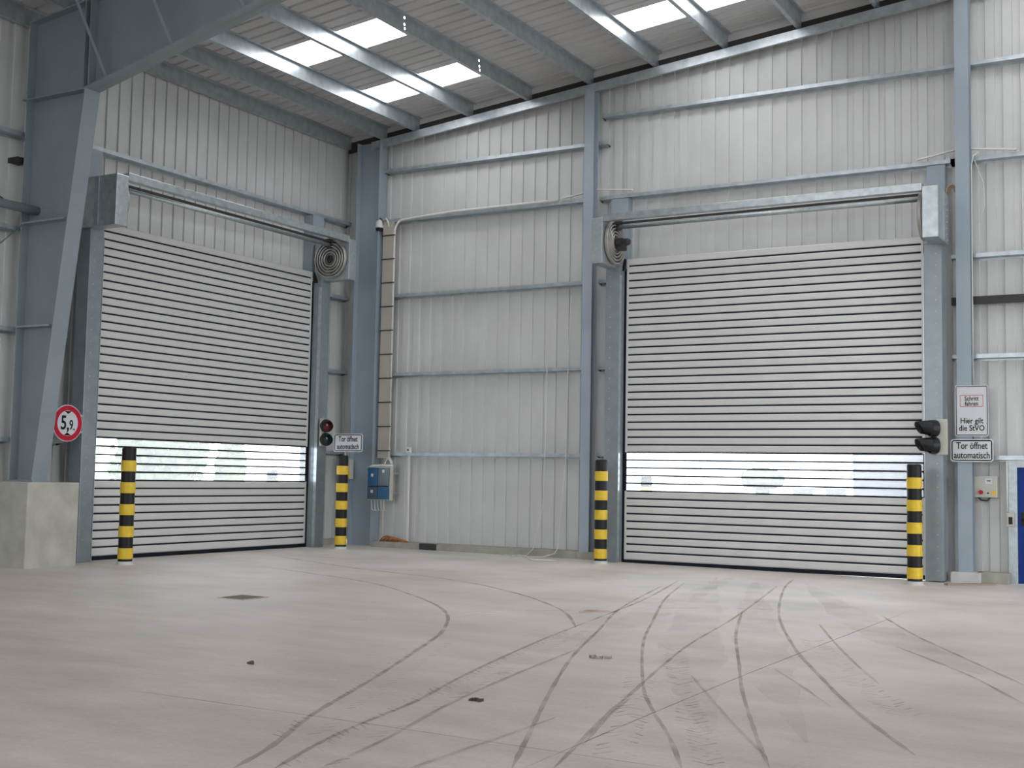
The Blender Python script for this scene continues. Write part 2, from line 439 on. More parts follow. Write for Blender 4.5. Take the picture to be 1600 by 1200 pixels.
for ya, yb in zip(cuts[:-1], cuts[1:]):
    segs = sorted((s_[0], s_[1]) for s_ in SKYL if s_[2] <= ya+1e-6 and s_[3] >= yb-1e-6)
    x = XE
    for a, b in segs:
        roof_strip(rm, x, a, ya, yb); x = b
    roof_strip(rm, x, RIDGE, ya, yb)
for ya, yb in ((YN, YG+.15),):   # far slope
    rm.add([(RIDGE, ya, roofz(RIDGE)), (XR+.2, ya, roofz(2*RIDGE-XR-.2)), (XR+.2, yb, roofz(2*RIDGE-XR-.2)), (RIDGE, yb, roofz(RIDGE))], [(0, 1, 2, 3)])
tag(rm.build('ceiling', ROOF), 'grey ribbed metal roof sheeting over the hall', 'ceiling', kind='structure')
for i, (a, b, ya, yb) in enumerate(SKYL):
    mb = MB(); mb.prism([(a, ya, roofz(a)+.02), (b, ya, roofz(b)+.02), (b, ya, roofz(b)+.045), (a, ya, roofz(a)+.045)], (0, yb-ya, 0))
    tag(mb.build('window_%d' % (i+1), SKY), None, None, kind='structure')  # glowing panels, both the visible rooflights and the added unseen ones

# curb under the gable sheet
cb = MB()
cb.box(-16.35, -11.3, 22.18, YG+.14, fz(-11)-.1, .115)
cb.box(-11.3, D2X0-.32, 22.18, YG+.14, fz(-11)-.1, .115)
tag(cb.build('trim_1', CURB, bevel=.012), 'raw concrete curb along the foot of the gable wall', 'curb', kind='structure')
cb2 = MB(); cb2.box(-3.75, D3X0-.06, 22.2, YG+.14, fz(-3)-.1, .11)
tag(cb2.build('trim_2', CURB, bevel=.012), 'short raw concrete curb between the right post and the blue door', 'curb', kind='structure')
cb4 = MB(); cb4.box(D3X1+.12, XR, 22.3, YG+.14, fz(5)-.2, .11)
tag(cb4.build('trim_6', CURB), 'concrete curb right of the blue door', 'curb', kind='structure')
cb3 = MB(); cb3.box(XL-.12, XL+.12, D1Y0+D1W+.32, YG+.1, -.2, .12); cb3.box(XL-.12, XL+.12, YN, 13.2, -.2, .12); cb3.box(XL-.12, XL+.12, 14.26, D1Y0-.34, -.2, .12)
tag(cb3.build('trim_3', CURB), 'concrete curb under the left wall', 'curb', kind='structure')

# ------------------------------------------------------------------ steel frame
def isec(mb, a0, a1, web_y, fl_hw, tw, tf, z0, z1, b0=None, b1=None):
    """tapered I column in the x-z plane: a = x of outer/inner flange faces at z0, b at z1."""
    b0 = a0 if b0 is None else b0; b1 = a1 if b1 is None else b1
    y0, y1 = web_y-fl_hw, web_y+fl_hw
    mb.prism([(a0, y0, z0), (a0+tf, y0, z0), (b0+tf, y0, z1), (b0, y0, z1)], (0, y1-y0, 0))
    mb.prism([(a1-tf, y0, z0), (a1, y0, z0), (b1, y0, z1), (b1-tf, y0, z1)], (0, y1-y0, 0))
    mb.prism([(a0+tf, web_y-tw/2, z0), (a1-tf, web_y-tw/2, z0), (b1-tf, web_y-tw/2, z1), (b0+tf, web_y-tw/2, z1)], (0, tw, 0))

# portal frame: column, haunched rafter, stiffeners, fly braces
FY, FH = 13.645, .155
pf = empty('portal_frame', (-16.9, FY, 1.39))
tag(pf, 'massive grey steel portal frame with tapered column on concrete plinth at far left', 'steel frame')
KX, KZ = -15.86, 7.72
mb = MB(); isec(mb, -17.27, -16.72, FY, FH, .014, .022, 1.39, KZ, -17.27, KX); mb.box(-17.30, -16.68, FY-.17, FY+.17, 1.36, 1.39)
mb.build('column', PAINT, pf)
# knee + rafter
HX = -9.0
def hz(x): return KZ+.218*(x-KX)
HZ = hz(HX)
def ptop(x): return roofz(x)-.283
mb = MB()
y0, y1 = FY-FH, FY+FH
mb.prism([(KX-.02, FY-.007, KZ), (HX, FY-.007, HZ), (HX, FY-.007, ptop(HX)-.02), (KX-.02, FY-.007, ptop(KX)-.02)], (0, .014, 0))
mb.prism([(KX-.02, y0, KZ), (HX, y0, HZ), (HX, y0, HZ+.022), (KX-.02, y0, KZ+.022)], (0, y1-y0, 0))
mb.prism([(HX, y0, HZ), (RIDGE, y0, ptop(RIDGE)-.75), (RIDGE, y0, ptop(RIDGE)-.728), (HX, y0, HZ+.022)], (0, y1-y0, 0))
mb.prism([(HX, FY-.007, HZ+.022), (RIDGE, FY-.007, ptop(RIDGE)-.728), (RIDGE, FY-.007, ptop(RIDGE)-.02), (HX, FY-.007, ptop(HX)-.02)], (0, .014, 0))
mb.prism([(-17.27, y0, ptop(-17.27)-.022), (RIDGE, y0, ptop(RIDGE)-.022), (RIDGE, y0, ptop(RIDGE)), (-17.27, y0, ptop(-17.27))], (0, y1-y0, 0))
mb.prism([(-17.25, FY-.007, KZ), (KX, FY-.007, KZ), (KX, FY-.007, ptop(KX)-.02), (-17.25, FY-.007, ptop(-17.25)-.02)], (0, .014, 0))
mb.prism([(-17.27, y0, KZ), (-17.248, y0, KZ), (-17.248, y0, ptop(-17.25)-.02), (-17.27, y0, ptop(-17.27)-.02)], (0, y1-y0, 0))
mb.build('rafter', PAINT, pf)
for (xa, xb, z) in ((-17.36, KX-.0, KZ), ):
    mb = MB(); mb.box(xa, xb, y0-.005, FY-.007, z-.012, z+.012); mb.box(xa, xb, FY+.007, y1, z-.012, z+.012); mb.build('stiffener_plate', PAINT, pf)
for z, xi in ((5.63, -16.22), (3.90, -16.46)):
    mb = MB(); mb.box(-17.25, xi, y0, FY-.007, z-.014, z+.014); mb.build('stiffener_plate', GALVM, pf)
for xa in (-15.92, -15.80):
    mb = MB(); mb.box(xa-.01, xa+.01, y0, FY-.007, KZ+.02, ptop(xa)-.03); mb.build('stiffener_plate', PAINT, pf)
mb = MB(); mb.prism([(-17.25, FY-.008, KZ-.01), (-16.95, FY-.008, KZ-.01), (-17.25, FY-.008, KZ-.34)], (0, -.012, 0))
# fly braces
PURX = [-17.41, -16.40, -15.52, -14.11, -12.65, -11.20, -9.745, -8.29, -6.83, -5.38, -3.92, -2.46, -1.0, .46, 1.92, 3.37, 4.83, 6.3, 7.7]
for xb in (-15.42, -14.0, -12.54, -11.1):
    b0 = Vector((xb, FY-.13, hz(xb)+.03)); b1 = Vector((xb-.05, FY-1.02, ptop(xb)+.12))
    d = b1-b0
    mb = MB(); mb.prism([b0+Vector(q) for q in ((-.03, 0, 0), (.03, 0, 0), (.03, 0, .008), (-.022, 0, .008), (-.022, 0, .06), (-.03, 0, .06))], d)
    mb.build('fly_brace', PAINT, pf)
# plinth
mb = MB(); mb.box(-17.54, -16.46, 13.22, 14.24, -.15, 1.36)
tag(mb.build('concrete_plinth', CONC, bevel=.015), 'big square cast concrete plinth carrying the tapered column at the left edge', 'plinth')

# corner column
mb = MB(); isec(mb, -17.09, -16.45, 22.45, .15, .012, .02, fz(-17), 9.10)
cc = mb.build('corner_column', PAINTB)
tag(cc, 'broad blue-grey steel column standing in the corner between the two walls', 'steel column')
# gable posts
def post(x, w, ztop, zb, label, m=PAINTB):
    mb = MB(); hw = w/2; y0, y1 = 22.2, 22.42; t = .016
    mb.box(x-hw, x+hw, y0, y0+t, zb, ztop); mb.box(x-hw, x+hw, y1-t, y1, zb, ztop); mb.box(x-.006, x+.006, y0+t, y1-t, zb, ztop)
    return tag(mb.build('gable_post', m), label, 'steel column')
def beamz(x): return 8.933+.0985*(x+16.68)
post(-11.14, .215, beamz(-11.14)-.0, fz(-11.14), 'blue-grey steel post on the gable wall just left of the right door', PAINTC)
post(-3.905, .235, beamz(-3.9), .11, 'blue-grey steel post right of the right door, carrying the two white signs')
mb = MB(); mb.box(-4.12, -3.66, 22.0, 22.48, fz(-3.9)-.05, .11)
tag(mb.build('post_footing', FOOT, bevel=.01), 'pale grout block under the post with the two white signs', 'footing')
# gable edge beam (channel)
mb = MB()
for xa, xb in ((-16.75, RIDGE),):
    za, zb_ = beamz(xa), beamz(xb)
    pr = [(0, 0), (-.07, 0), (-.07, .012), (-.008, .012), (-.008, .165), (-.07, .165), (-.07, .177), (0, .177)]
    # web faces the hall: y = 22.42, flanges point outwards
    pts = [(xa, 22.42-(-q[0]-.07), za+q[1]) for q in pr]
    pts = [(xa, 22.36+(-q[0]) if False else 22.36+(.07+q[0]), za+q[1]) for q in [(-.07, 0), (0, 0), (0, .01), (-.06, .01), (-.06, .167), (0, .167), (0, .177), (-.07, .177)]]
    mb.prism(pts, (xb-xa, 0, zb_-za))
tag(mb.build('edge_beam', GIRT), 'galvanised channel rising along the top of the gable wall under the roof purlins', 'beam')

mb = MB()
xa, xb = -17.5, RIDGE
mb.prism([(xa, 22.50, beamz(xa)+.10), (xb, 22.50, beamz(xb)+.10), (xb, 22.50, beamz(xb)+.345), (xa, 22.50, beamz(xa)+.345)], (0, .03, 0))  # shade of the recessed gap, put in as a dark strip
tag(mb.build('gap_shade_strip', GAPSHADE), 'dark strip painting the shade in the gap between the gable edge beam and the roof sheet', 'shade strip', kind='structure')

mb = MB()
mb.prism([(xa, 22.505, beamz(xa)+.34), (xb, 22.505, beamz(xb)+.34), (xb, 22.505, roofz(xb)-.002), (xa, 22.505, roofz(xa)-.002)], (0, .03, 0))
tag(mb.build('trim_5', ROOF), 'grey flashing strip under the end of the roof sheet', 'flashing', kind='structure')

# purlins (Z sections along y)
PN = ['lowest roof purlin running along the top of the left wall', 'second roof purlin up from the left wall',
      'third roof purlin from the left wall, below the lower pair of rooflights', 'fourth roof purlin, crossing between the two pairs of rooflights',
      'fifth roof purlin, above the upper pair of rooflights with three small bright holes', 'sixth roof purlin, meeting the gable beam above the middle post',
      'roof purlin just below the rooflight at the top of the picture', 'roof purlin crossing the rooflight at the top of the picture',
      'second purlin right of the top rooflight', 'rightmost roof purlin in view at the top edge']
H, TK = .283, .004
def zprof(x, flip=1):
    zt = roofz(x); zb = zt-H; f = .078*flip; t = TK
    # top flange towards +x, bottom flange towards -x
    return [(x-t/2*flip, zb+t), (x-t/2*flip, zt), (x+f, zt+f*RS), (x+f, zt-.018), (x+f-t*flip, zt-.018), (x+f-t*flip, zt-t), (x+t/2*flip, zt-t),
            (x+t/2*flip, zb), (x-f, zb-f*RS), (x-f, zb+.018), (x-f+t*flip, zb+.018), (x-f+t*flip, zb+t)]
for i, x in enumerate(PURX):
    mb = MB()
    pts = [(px, YN, pz-.001) for px, pz in zprof(x)]
    mb.prism(pts, (0, 22.49-YN, 0))
    if i == 4:
        hole = MB()
        for (hy, hz_) in ((17.776, 9.769), (17.781, 9.647), (17.794, 9.575), (20.337, 9.762), (20.353, 9.651), (20.368, 9.578)):
            hole.lathe([(0, -.06), (.026, -.06), (.026, .06), (0, .06)], (x, hy, hz_-.008), (1, 0, 0), 16)
    o = mb.build('roof_purlin', GIRT)
    if i == 4:
        cut = hole.build('cutter', GIRT)
        md = o.modifiers.new('holes', 'BOOLEAN'); md.object = cut; md.operation = 'DIFFERENCE'; md.solver = 'EXACT'
        dg = bpy.context.evaluated_depsgraph_get(); dg.update()
        me2 = bpy.data.meshes.new_from_object(o.evaluated_get(dg)); o.modifiers.clear(); o.data = me2
        bpy.data.objects.remove(cut)
    if i < len(PN): tag(o, PN[i], 'purlin', 'galvanised roof purlins')
    else: tag(o, 'galvanised roof purlin outside the frame beyond the top right', 'purlin', 'galvanised roof purlins')

# girts (Z rails; web horizontal). along: 'x' on the gable, 'y' on the left wall
def girt(axis, a, b, z, label, zb=None, fl=.072, m=GIRT, grp='galvanised wall rails'):
    mb = MB(); t = .004
    # (distance from the crown into the hall, z)
    D = .178
    pr = [(D, -fl/2), (D, fl/2), (D-t, fl/2), (D-t, -fl/2+t), (t, -fl/2+t), (t, -fl), (0.0+.001, -fl), (.001, -fl/2)]
    if axis == 'x': mb.prism([(a, YG-q[0], z+q[1]) for q in pr], (b-a, 0, 0))
    else: mb.prism([(XL+q[0]+.02, a, z+q[1]) for q in pr], (0, b-a, 0))
    o = mb.build('wall_rail', m); tag(o, label, 'rail', grp); return o
C0, C1, C2 = -16.2, -11.04, -4.0
for z, nm in ((2.03, 'lowest'), (3.80, 'second'), (5.56, 'third'), (7.27, 'fourth')):
    girt('x', -16.42, -11.25, z, '%s galvanised wall rail from the floor between corner column and middle post' % nm)
girt('x', -16.42, -10.86, 8.42, 'topmost galvanised wall rail between corner column and middle post')
girt('x', -10.98, -2.0+3, 8.98, 'uppermost galvanised wall rail above the right door, close under the roof')
girt('x', -11.02, -4.03, 7.27, 'galvanised wall rail directly above the header of the right door')
for z, nm in ((2.05, 'lowest rail beside the blue door'), (3.80, 'wall rail above the white signs'), (5.56, 'wall rail right of the motor box of the right door'), (7.27, 'wall rail right of the signpost high up with a white flat bar')):
    girt('x', -4.15, RIDGE, z, 'galvanised ' + nm)
for z, nm in ((2.05, 'lowest'), (3.80, 'second'), (5.56, 'third')):
    girt('x', -11.02, -10.60, z, '%s short wall rail stub between middle post and right door frame' % nm)
for z, nm in ((2.05, 'lowest'), (3.87, 'second'), (5.56, 'third'), ):
    girt('y', 21.45, 22.5, z, '%s short wall rail between left door frame and corner column' % nm)
    girt('y', 5.0, 14.62, z, '%s wall rail on the left wall behind the tapered column' % nm)
girt('y', 5.0, 14.62, 7.15, 'uppermost wall rail on the left wall left of the tapered column')
girt('y', 14.62, 22.5, 7.29, 'long galvanised wall rail above the left door')
mb = MB(); mb.box(-17.33, XL-.03, 13.42, 13.62, 6.66, 6.75)
tag(mb.build('rail_bracket', DARKST), 'small dark bracket on the left wall beside the tapered column', 'bracket')
mb = MB(); mb.box(-4.15, RIDGE, 22.47, 22.63, 4.72, 4.80); mb.box(-4.15, RIDGE, 22.455, 22.47, 4.70, 4.84)  # wall rail in shade, its darkness put into the colour
tag(mb.build('shaded_rail', DARKST), 'shade-coloured steel rail along the wall behind the signpost, above the signs', 'cable tray')

# SHS door posts behind the frames
for ax, a, b, label in (('y', 14.87, 15.165, 'square steel post above the motor box of the left door'), ('y', 21.05, 21.42, 'square steel post above the coil of the left door'),
                 ('x', -10.74, -10.36, 'square steel post above the coil of the right door'), ('x', -4.55, -4.24, 'square steel post above the motor box of the right door')):
    mb = MB()
    if ax == 'y': mb.box(XL+.01, -17.29, a, b, 5.85, 7.24)
    else: mb.box(a, b, 22.455, YG-.005, 5.80, 7.22)
    tag(mb.build('door_post', PAINTB), label, 'steel post')

# white flat bars from the upper rail to the posts
def flatbar(p, q, label):
    p, q = Vector(p), Vector(q); d = (q-p); n = Vector((0, 0, 1))
    mb = MB(); mb.prism([p+Vector((0, y, z)) for y, z in ((-.04, -.012), (.02, -.012), (.02, .012), (-.04, .012))], d)
    tag(mb.build('flat_bar', PVCW), label, 'bar')
flatbar((-4.70, 22.40, 7.33), (-4.03, 22.40, 7.44), 'whitish flat bar sloping up to the signpost above the motor box')
flatbar((-3.78, 22.40, 7.425), (-3.05, 22.40, 7.33), 'whitish flat bar on the wall rail right of the signpost')
flatbar((-11.87, 22.40, 7.33), (-11.26, 22.40, 7.41), 'dark-edged flat bar sloping up to the middle post from the left')
flatbar((-11.03, 22.40, 7.44), (-10.25, 22.40, 7.36), 'whitish flat bar right of the middle post above the coil')

# tube strut and bracing rods at the portal column
mb = MB(); mb.tube([(-17.05, 4, 5.84), (-17.05, FY-.01, 5.84)], .075, 20)
tag(mb.build('strut_tube', PAINT), 'grey round tube strut running along the left wall to the tapered column', 'strut')
for p, q, m, lab in (((-17.19, 9.8, 7.17), (-17.19, FY-.17, 5.80), DARKST, 'thin dark bracing rod rising left from the tapered column'),
                ((-17.19, 10.2, 2.6), (-17.19, FY-.17, 5.60), GALV, 'thin bright bracing rod falling left from the tapered column')):
    mb = MB(); mb.tube([p, q], .011, 8); tag(mb.build('bracing_rod', m), lab, 'rod')

# ------------------------------------------------------------------ spiral doors (structure doors 1 and 2)
def spiral_door(n, loc, rz, W, right_spiral, label, depth_in):
    R = empty('door_%d' % n, loc, rz, local=True); tag(R, label, 'door', kind='structure')
    z1 = 5.81; pit = .1465; win_top = 2.143; win_bot = 1.395
    # slats
    mb = MB(); zs = [5.95, 5.80]
    k = 5.80
    seams_u = [win_top+pit*i for i in range(0, 26)]
    seams_l = [win_bot-pit*i for i in range(0, 9)]
    g = .030
    def slat(za, zb):
        # slightly crowned aluminium lath
        xs0, xs1 = .05, W-.05
        mb.prism([(xs0, .02, za), (xs0, -.006, za), (xs0, -.016, za+.014), (xs0, -.016, zb-.014), (xs0, -.006, zb), (xs0, .02, zb)], (xs1-xs0, 0, 0))
    tops = seams_u
    slat(tops[-1]+g/2, 5.945)
    for i in range(25): slat(tops[i]+g/2, tops[i+1]-g/2)
    for i in range(8): slat(seams_l[i+1]+g/2, seams_l[i]-g/2)
    slat(.075, seams_l[8]-g/2)
    cur = mb.build('curtain', SLAT, R)
    mb = MB()
    for z in seams_u[1:]+seams_l[1:]: mb.box(.09, W-.09, -.004, .015, z-g/2-.004, z+g/2+.004)
    mb.build('rubber_joint', RUB, cur)
    mb = MB()
    for z0_, z1_ in ((seams_l[8]-.2, win_bot+.0), (win_top, 5.9)):
        for xa in (.05, W-.09): mb.box(xa, xa+.04, -.018, -.002, max(z0_, .08), z1_)
    mb.build('hinge_strip', SLAT, cur)
    # window laths: five panes with slim blue-black rails
    pw = (win_top-win_bot)/5
    mb = MB()
    for i in range(6):
        z = win_bot+pw*i; mb.box(.05, W-.05, -.012, .018, z-.014, z+.014)
    for xa in (.05, W-.075): mb.box(xa, xa+.025, -.012, .018, win_bot, win_top)
    mb.build('window_rail', RUB, cur)
    for i in range(5):
        z = win_bot+pw*i; mb = MB(); mb.box(.075, W-.075, .0, .008, z+.014, z+pw-.014)
        mb.build('vision_panel', PANE, cur)
    mb = MB(); mb.box(.05, W-.05, -.03, .03, .0, .072); mb.build('bottom_seal', RUB, R)
    mb = MB(); mb.box(.05, W-.05, -.02, .0, .075, .09)
    # black brush gaps and guide posts
    for s_, xa in ((0, 0.0), (1, W)):
        sg = -1 if s_ == 0 else 1
        mb = MB(); mb.box(xa, xa-sg*.05, -.02, .04, 0, 5.75); mb.build('brush_seal', RUB, R)
        mb = MB(); mb.box(xa, xa+sg*.30, -.24, .06, 0, 5.76)
        if (s_ == 1) == right_spiral: mb.box(xa+sg*.275, xa+sg*.30, .061, depth_in, 0, 5.76)
        else: mb.box(xa-sg*.02, xa, .061, depth_in, 0, 5.72)
        gp = mb.build('guide_post', GUIDE, R, bevel=.008)
        mb = MB(); mb.box(xa-sg*.012, xa, -.245, -.17, .0, 5.6); mb.build('guide_rail', GALV, gp)
        mb = MB()
        for j in range(28): mb.lathe([(0.0, .006), (.011, .004), (.011, 0)], (xa+sg*.20, -.24, .18+j*.2), (0, -1, 0), 8)
        mb.build('bolt_row', GALVM, gp)
    # header parts
    cx, cz, cd_ = 0, 6.20, -.45
    mx = lambda x: x if right_spiral else W-x      # right_spiral: motor box at the left end
    mb = MB(); mb.box(mx(-.38), mx(-.115), -.92, .02, 5.74, 6.62)
    bx_ = mb.build('motor_box', GALV, R, bevel=.01)
    mb = MB(); mb.box(mx(-.395), mx(-.38), -.50, -.40, 5.76, 6.60)
    for j in range(8): mb.lathe([(0, .012), (.014, .008), (.014, 0)], (mx(-.38), -.18, 5.80+j*.105), (mx(-1)-mx(0), 0, 0), 8)
    mb.build('seam_strip', GALVM, bx_)
    mb = MB(); mb.box(mx(W+.06), mx(W+.30), -.92, .02, 5.74, 6.62); mb.build('end_console', GALVM, R, bevel=.01)
    dirx = (mx(1)-mx(0))
    # spiral guide discs: rings with grooves
    def disc(xc, facing, name):
        mb = MB(); prof = [(.40, -.03), (.42, -.02), (.42, .03)]
        r = .42
        for j in range(5):
            prof += [(r-.010, .045), (r-.032, .035), (r-.036, -.04), (r-.058, -.04), (r-.062, .03)]; r -= .063
        prof += [(r, .03), (r-.01, .03), (r-.02, -.03), (.0, -.03)]
        mb.lathe(prof, (xc, cd_, cz), (facing, 0, 0), 56)
        return mb.build(name, SPIR, R)
    d1 = disc(mx(W+.015), -dirx, 'spiral_guide')
    mb = MB(); mb.lathe([(0, -.02), (.085, -.02), (.085, .035), (.06, .035), (.055, .0), (0, .0)], (mx(W+.0), cd_, cz), (-dirx, 0, 0), 24); mb.build('spiral_hub', DARKST, d1)
    if not right_spiral:
        mb = MB(); mb.lathe([(0, .30), (.05, .30), (.07, .27), (.07, .15), (.09, .15), (.09, .0)], (mx(W), cd_+.0, cz-.0), (-dirx, 0, 0), 24)
        mb.box(mx(W-.22), mx(W-.05), cd_-.05, cd_+.05, cz-.16, cz-.05); mb.build('drive_motor', DARKST, d1)
    d2 = disc(mx(-.06), dirx, 'spiral_guide')
    mb = MB(); mb.box(mx(-.115), mx(W+.058), -.92, -.78, 6.545, 6.68); mb.build('header_beam', GALV, R, bevel=.006)
    mb = MB(); mb.tube([(mx(-.1), cd_, 6.50), (mx(W+.02), cd_, 6.50)], .042, 16)
    sh = mb.build('drive_shaft', GALVM, R)
    mb = MB(); mb.box(mx(0), mx(W), cd_-.02, cd_+.03, 6.56, 6.60); mb.build('shaft_strip', DARKST, sh)  # thin dark strip just above the shaft
    mb = MB(); mb.box(mx(W-.10), mx(W+.06), cd_-.10, cd_+.12, 6.55, 6.63); mb.tube([(mx(W-.08), cd_+.02, 6.50), (mx(W+.03), cd_+.02, 6.50)], .07, 16); mb.build('bearing_bracket', DARKST, R)
    mb = MB(); mb.prism([(mx(W-.04), -.14, 5.70), (mx(W-.04), -.03, 5.70), (mx(W-.04), -.03, 5.95)], (dirx*.05, 0, 0)); mb.build('guide_wedge', BLK, R)
    # lintel flashing between curtain and sheet
    mb = MB(); mb.box(0, W, .03, depth_in+.02, 5.70, 5.72); mb.build('lintel_flashing', GALVM, R)
    return R
spiral_door(1, (-17.2, D1Y0, 0), PI/2, D1W, True, 'tall grey slatted roll-up door on the left wall with a clear window band', .33)
spiral_door(2, (D2X0, 22.09, -.05), 0, D2W, False, 'tall grey slatted roll-up door on the gable wall with a clear window band', .53)

# blue door
R3 = empty('door_3', (D3X0, 22.60, fz(-3)), 0, local=True); tag(R3, 'blue metal personnel door cut by the right edge of the picture', 'door', kind='structure')
w3 = D3X1-D3X0; h3 = D3Z-fz(-3)
mb = MB(); mb.box(.04, w3-.04, -.05, 0, .005, h3-.04); mb.build('door_leaf', BLUE, R3, bevel=.005)
mb = MB(); mb.box(-.10, .04, -.09, .14, 0, h3+.10); mb.box(w3-.04, w3+.10, -.09, .14, 0, h3+.10); mb.box(.04, w3-.04, -.09, .14, h3-.04, h3+.10)
mb.build('door_frame', GALVM, R3)
mb = MB(); mb.box(.09, .14, -.062, -.05, .98, 1.20); mb.tube([(.115, -.06, 1.08), (.115, -.11, 1.08), (.24, -.11, 1.08)], .011, 10); mb.build('door_handle', BLK, R3)

# ------------------------------------------------------------------ bollards
def bollard(loc, label):
    R = empty('bollard', loc); tag(R, label, 'bollard', 'black and yellow striped bollards')
    x, y, z = loc; H_ = 1.98; r = .118
    mb = MB(); mb.lathe([(0, 0), (.165, 0), (.165, .018), (.135, .022), (.135, .07), (0, .07)], loc, (0, 0, 1), 32, False); mb.build('base_collar', FOOT, R)
    b0 = .11; bh = (H_-.22-b0)/9
    mb = MB(); mb.lathe([(r, .06), (r, H_-.02), (r-.02, H_), (0, H_)], loc, (0, 0, 1), 32, False)
    for k, f in enumerate(mb.f): pass
    mb.build('tube', BLK, R)
    for k in range(5):
        za = b0+2*k*bh
        mb = MB(); mb.lathe([(r, za), (r+.007, za+.004), (r+.007, za+bh-.004), (r, za+bh)], loc, (0, 0, 1), 32, False); mb.build('yellow_band', YEL, R)
    return R
def copy_bollard(src, loc, label):
    c = copy_tree(src); c.location = loc; c['label'] = label; return c
b1 = bollard((-16.10, 14.95, fz(-16.1)-.012), 'striped bollard in front of the left end of the left door')
copy_bollard(b1, (-16.22, 20.95, fz(-16.2)-.012), 'striped bollard at the right end of the left door below the small sign')
copy_bollard(b1, (-10.36, 21.36, fz(-10.4)-.012), 'striped bollard in front of the left frame of the right door')
copy_bollard(b1, (-4.50, 21.05, fz(-4.5)-.012), 'striped bollard in front of the right end of the right door')
copy_bollard(b1, (-18.7, 21.6, -.35), 'blurred striped bollard outside, seen through the window band of the left door')
copy_bollard(b1, (-10.55, 23.9, -.35), 'blurred striped bollard outside, seen through the window band of the right door')

# ------------------------------------------------------------------ signs
def plate(R, x0, x1, z0, z1, r, border=.018, inset=.016, t=.012):
    mb = MB(); mb.prism(rrect(x0, x1, z0, z1, r, 0), (0, t, 0)); mb.build('sign_plate', WHITE, R)
    mb = MB(); ring(mb, rrect(x0+inset, x1-inset, z0+inset, z1-inset, r-.3*inset, -.002), rrect(x0+inset+border, x1-inset-border, z0+inset+border, z1-inset-border, max(r-inset-border*.6, .008), -.002), .003)
    mb.build('sign_border', SBLK, R)
def tor_sign(loc, rz, w, h, label, pole=None):
    R = empty('door_sign', loc, rz, local=True); tag(R, label, 'sign')
    plate(R, -w/2, w/2, -h/2, h/2, .05)
    mb = MB(); text_mb(mb, 'Tor öffnet', h*.42, -.0, h*.20, -.002, .74, bold=.002); text_mb(mb, 'automatisch', h*.42, 0, -h*.22, -.002, .74, bold=.002)
    mb.build('lettering', SBLK, R)
    return R
tor_sign((-3.785, 22.17, 2.163), 0, .69, .385, 'white sign reading Tor öffnet automatisch, lower one on the signpost right of the right door')
ts = tor_sign((-16.24, 21.14, 2.235), 0, .76, .385, 'white sign reading Tor öffnet automatisch on a thin pole behind the second striped bollard')
mb = MB(); mb.tube([(-.09, .035, -2.25), (-.09, .035, .15)], .024, 12); mb.build('sign_pole', GALV, ts)

R = empty('traffic_rule_sign', (-3.782, 22.17, 2.84), 0, local=True)
tag(R, 'tall white sign reading Schritt fahren, Hier gilt die StVO on the signpost', 'sign')
plate(R, -.27, .27, -.435, .435, .03, border=.012, inset=.014)
mb = MB(); ring(mb, rrect(-.19, .19, .065, .27, .02, -.002), rrect(-.18, .18, .075, .26, .014, -.002), .003); mb.build('red_box', REDT, R)
mb = MB(); text_mb(mb, 'Schritt', .105, 0, .205, -.002, .82, bold=.0012); text_mb(mb, 'fahren', .105, 0, .118, -.002, .82, bold=.0012)
mb.build('lettering', SBLK, R); mb = MB()
text_mb(mb, 'Hier gilt', .135, 0, -.175, -.002, .84, bold=.0018); text_mb(mb, 'die StVO', .135, 0, -.30, -.002, .84, bold=.0018)
mb.build('lettering', SBLK, R)

# round clearance sign, faces +x
R = empty('clearance_sign', (-16.95, 14.36, 2.35), PI/2, local=True)
tag(R, 'round red-rimmed height limit sign reading 5,9m beside the left door', 'sign')
mb = MB(); mb.lathe([(0, .0), (.312, .0), (.312, .012), (.306, .016), (0, .016)], (0, .016, 0), (0, -1, 0), 56); mb.build('sign_plate', WHITE, R)
mb = MB(); mb.lathe([(.215, .0), (.215, .003), (.298, .003), (.298, .0)], (0, 0, 0), (0, -1, 0), 56); mb.build('red_rim', RED, R)
mb = MB(); text_mb(mb, '5', .33, -.085, -.005, -.003, .78, bold=.006); text_mb(mb, ',', .30, .005, -.02, -.003, .9, bold=.006); text_mb(mb, '9', .235, .072, -.035, -.003, .72, bold=.003)
text_mb(mb, 'm', .07, .13, -.095, -.003, .8)
mb.build('lettering', SBLK, R)
for s_ in (1, -1):
    mb = MB(); mb.prism([(-.075, -.003, s_*.205), (.075, -.003, s_*.205), (.0, -.003, s_*.155)], (0, .003, 0)); mb.build('arrow_head', SBLK, R)
for z in (.14, -.14):
    mb = MB(); mb.box(-.02, .34, .016, .05, z-.02, z+.02); mb.build('mounting_bracket', GALVM, R)

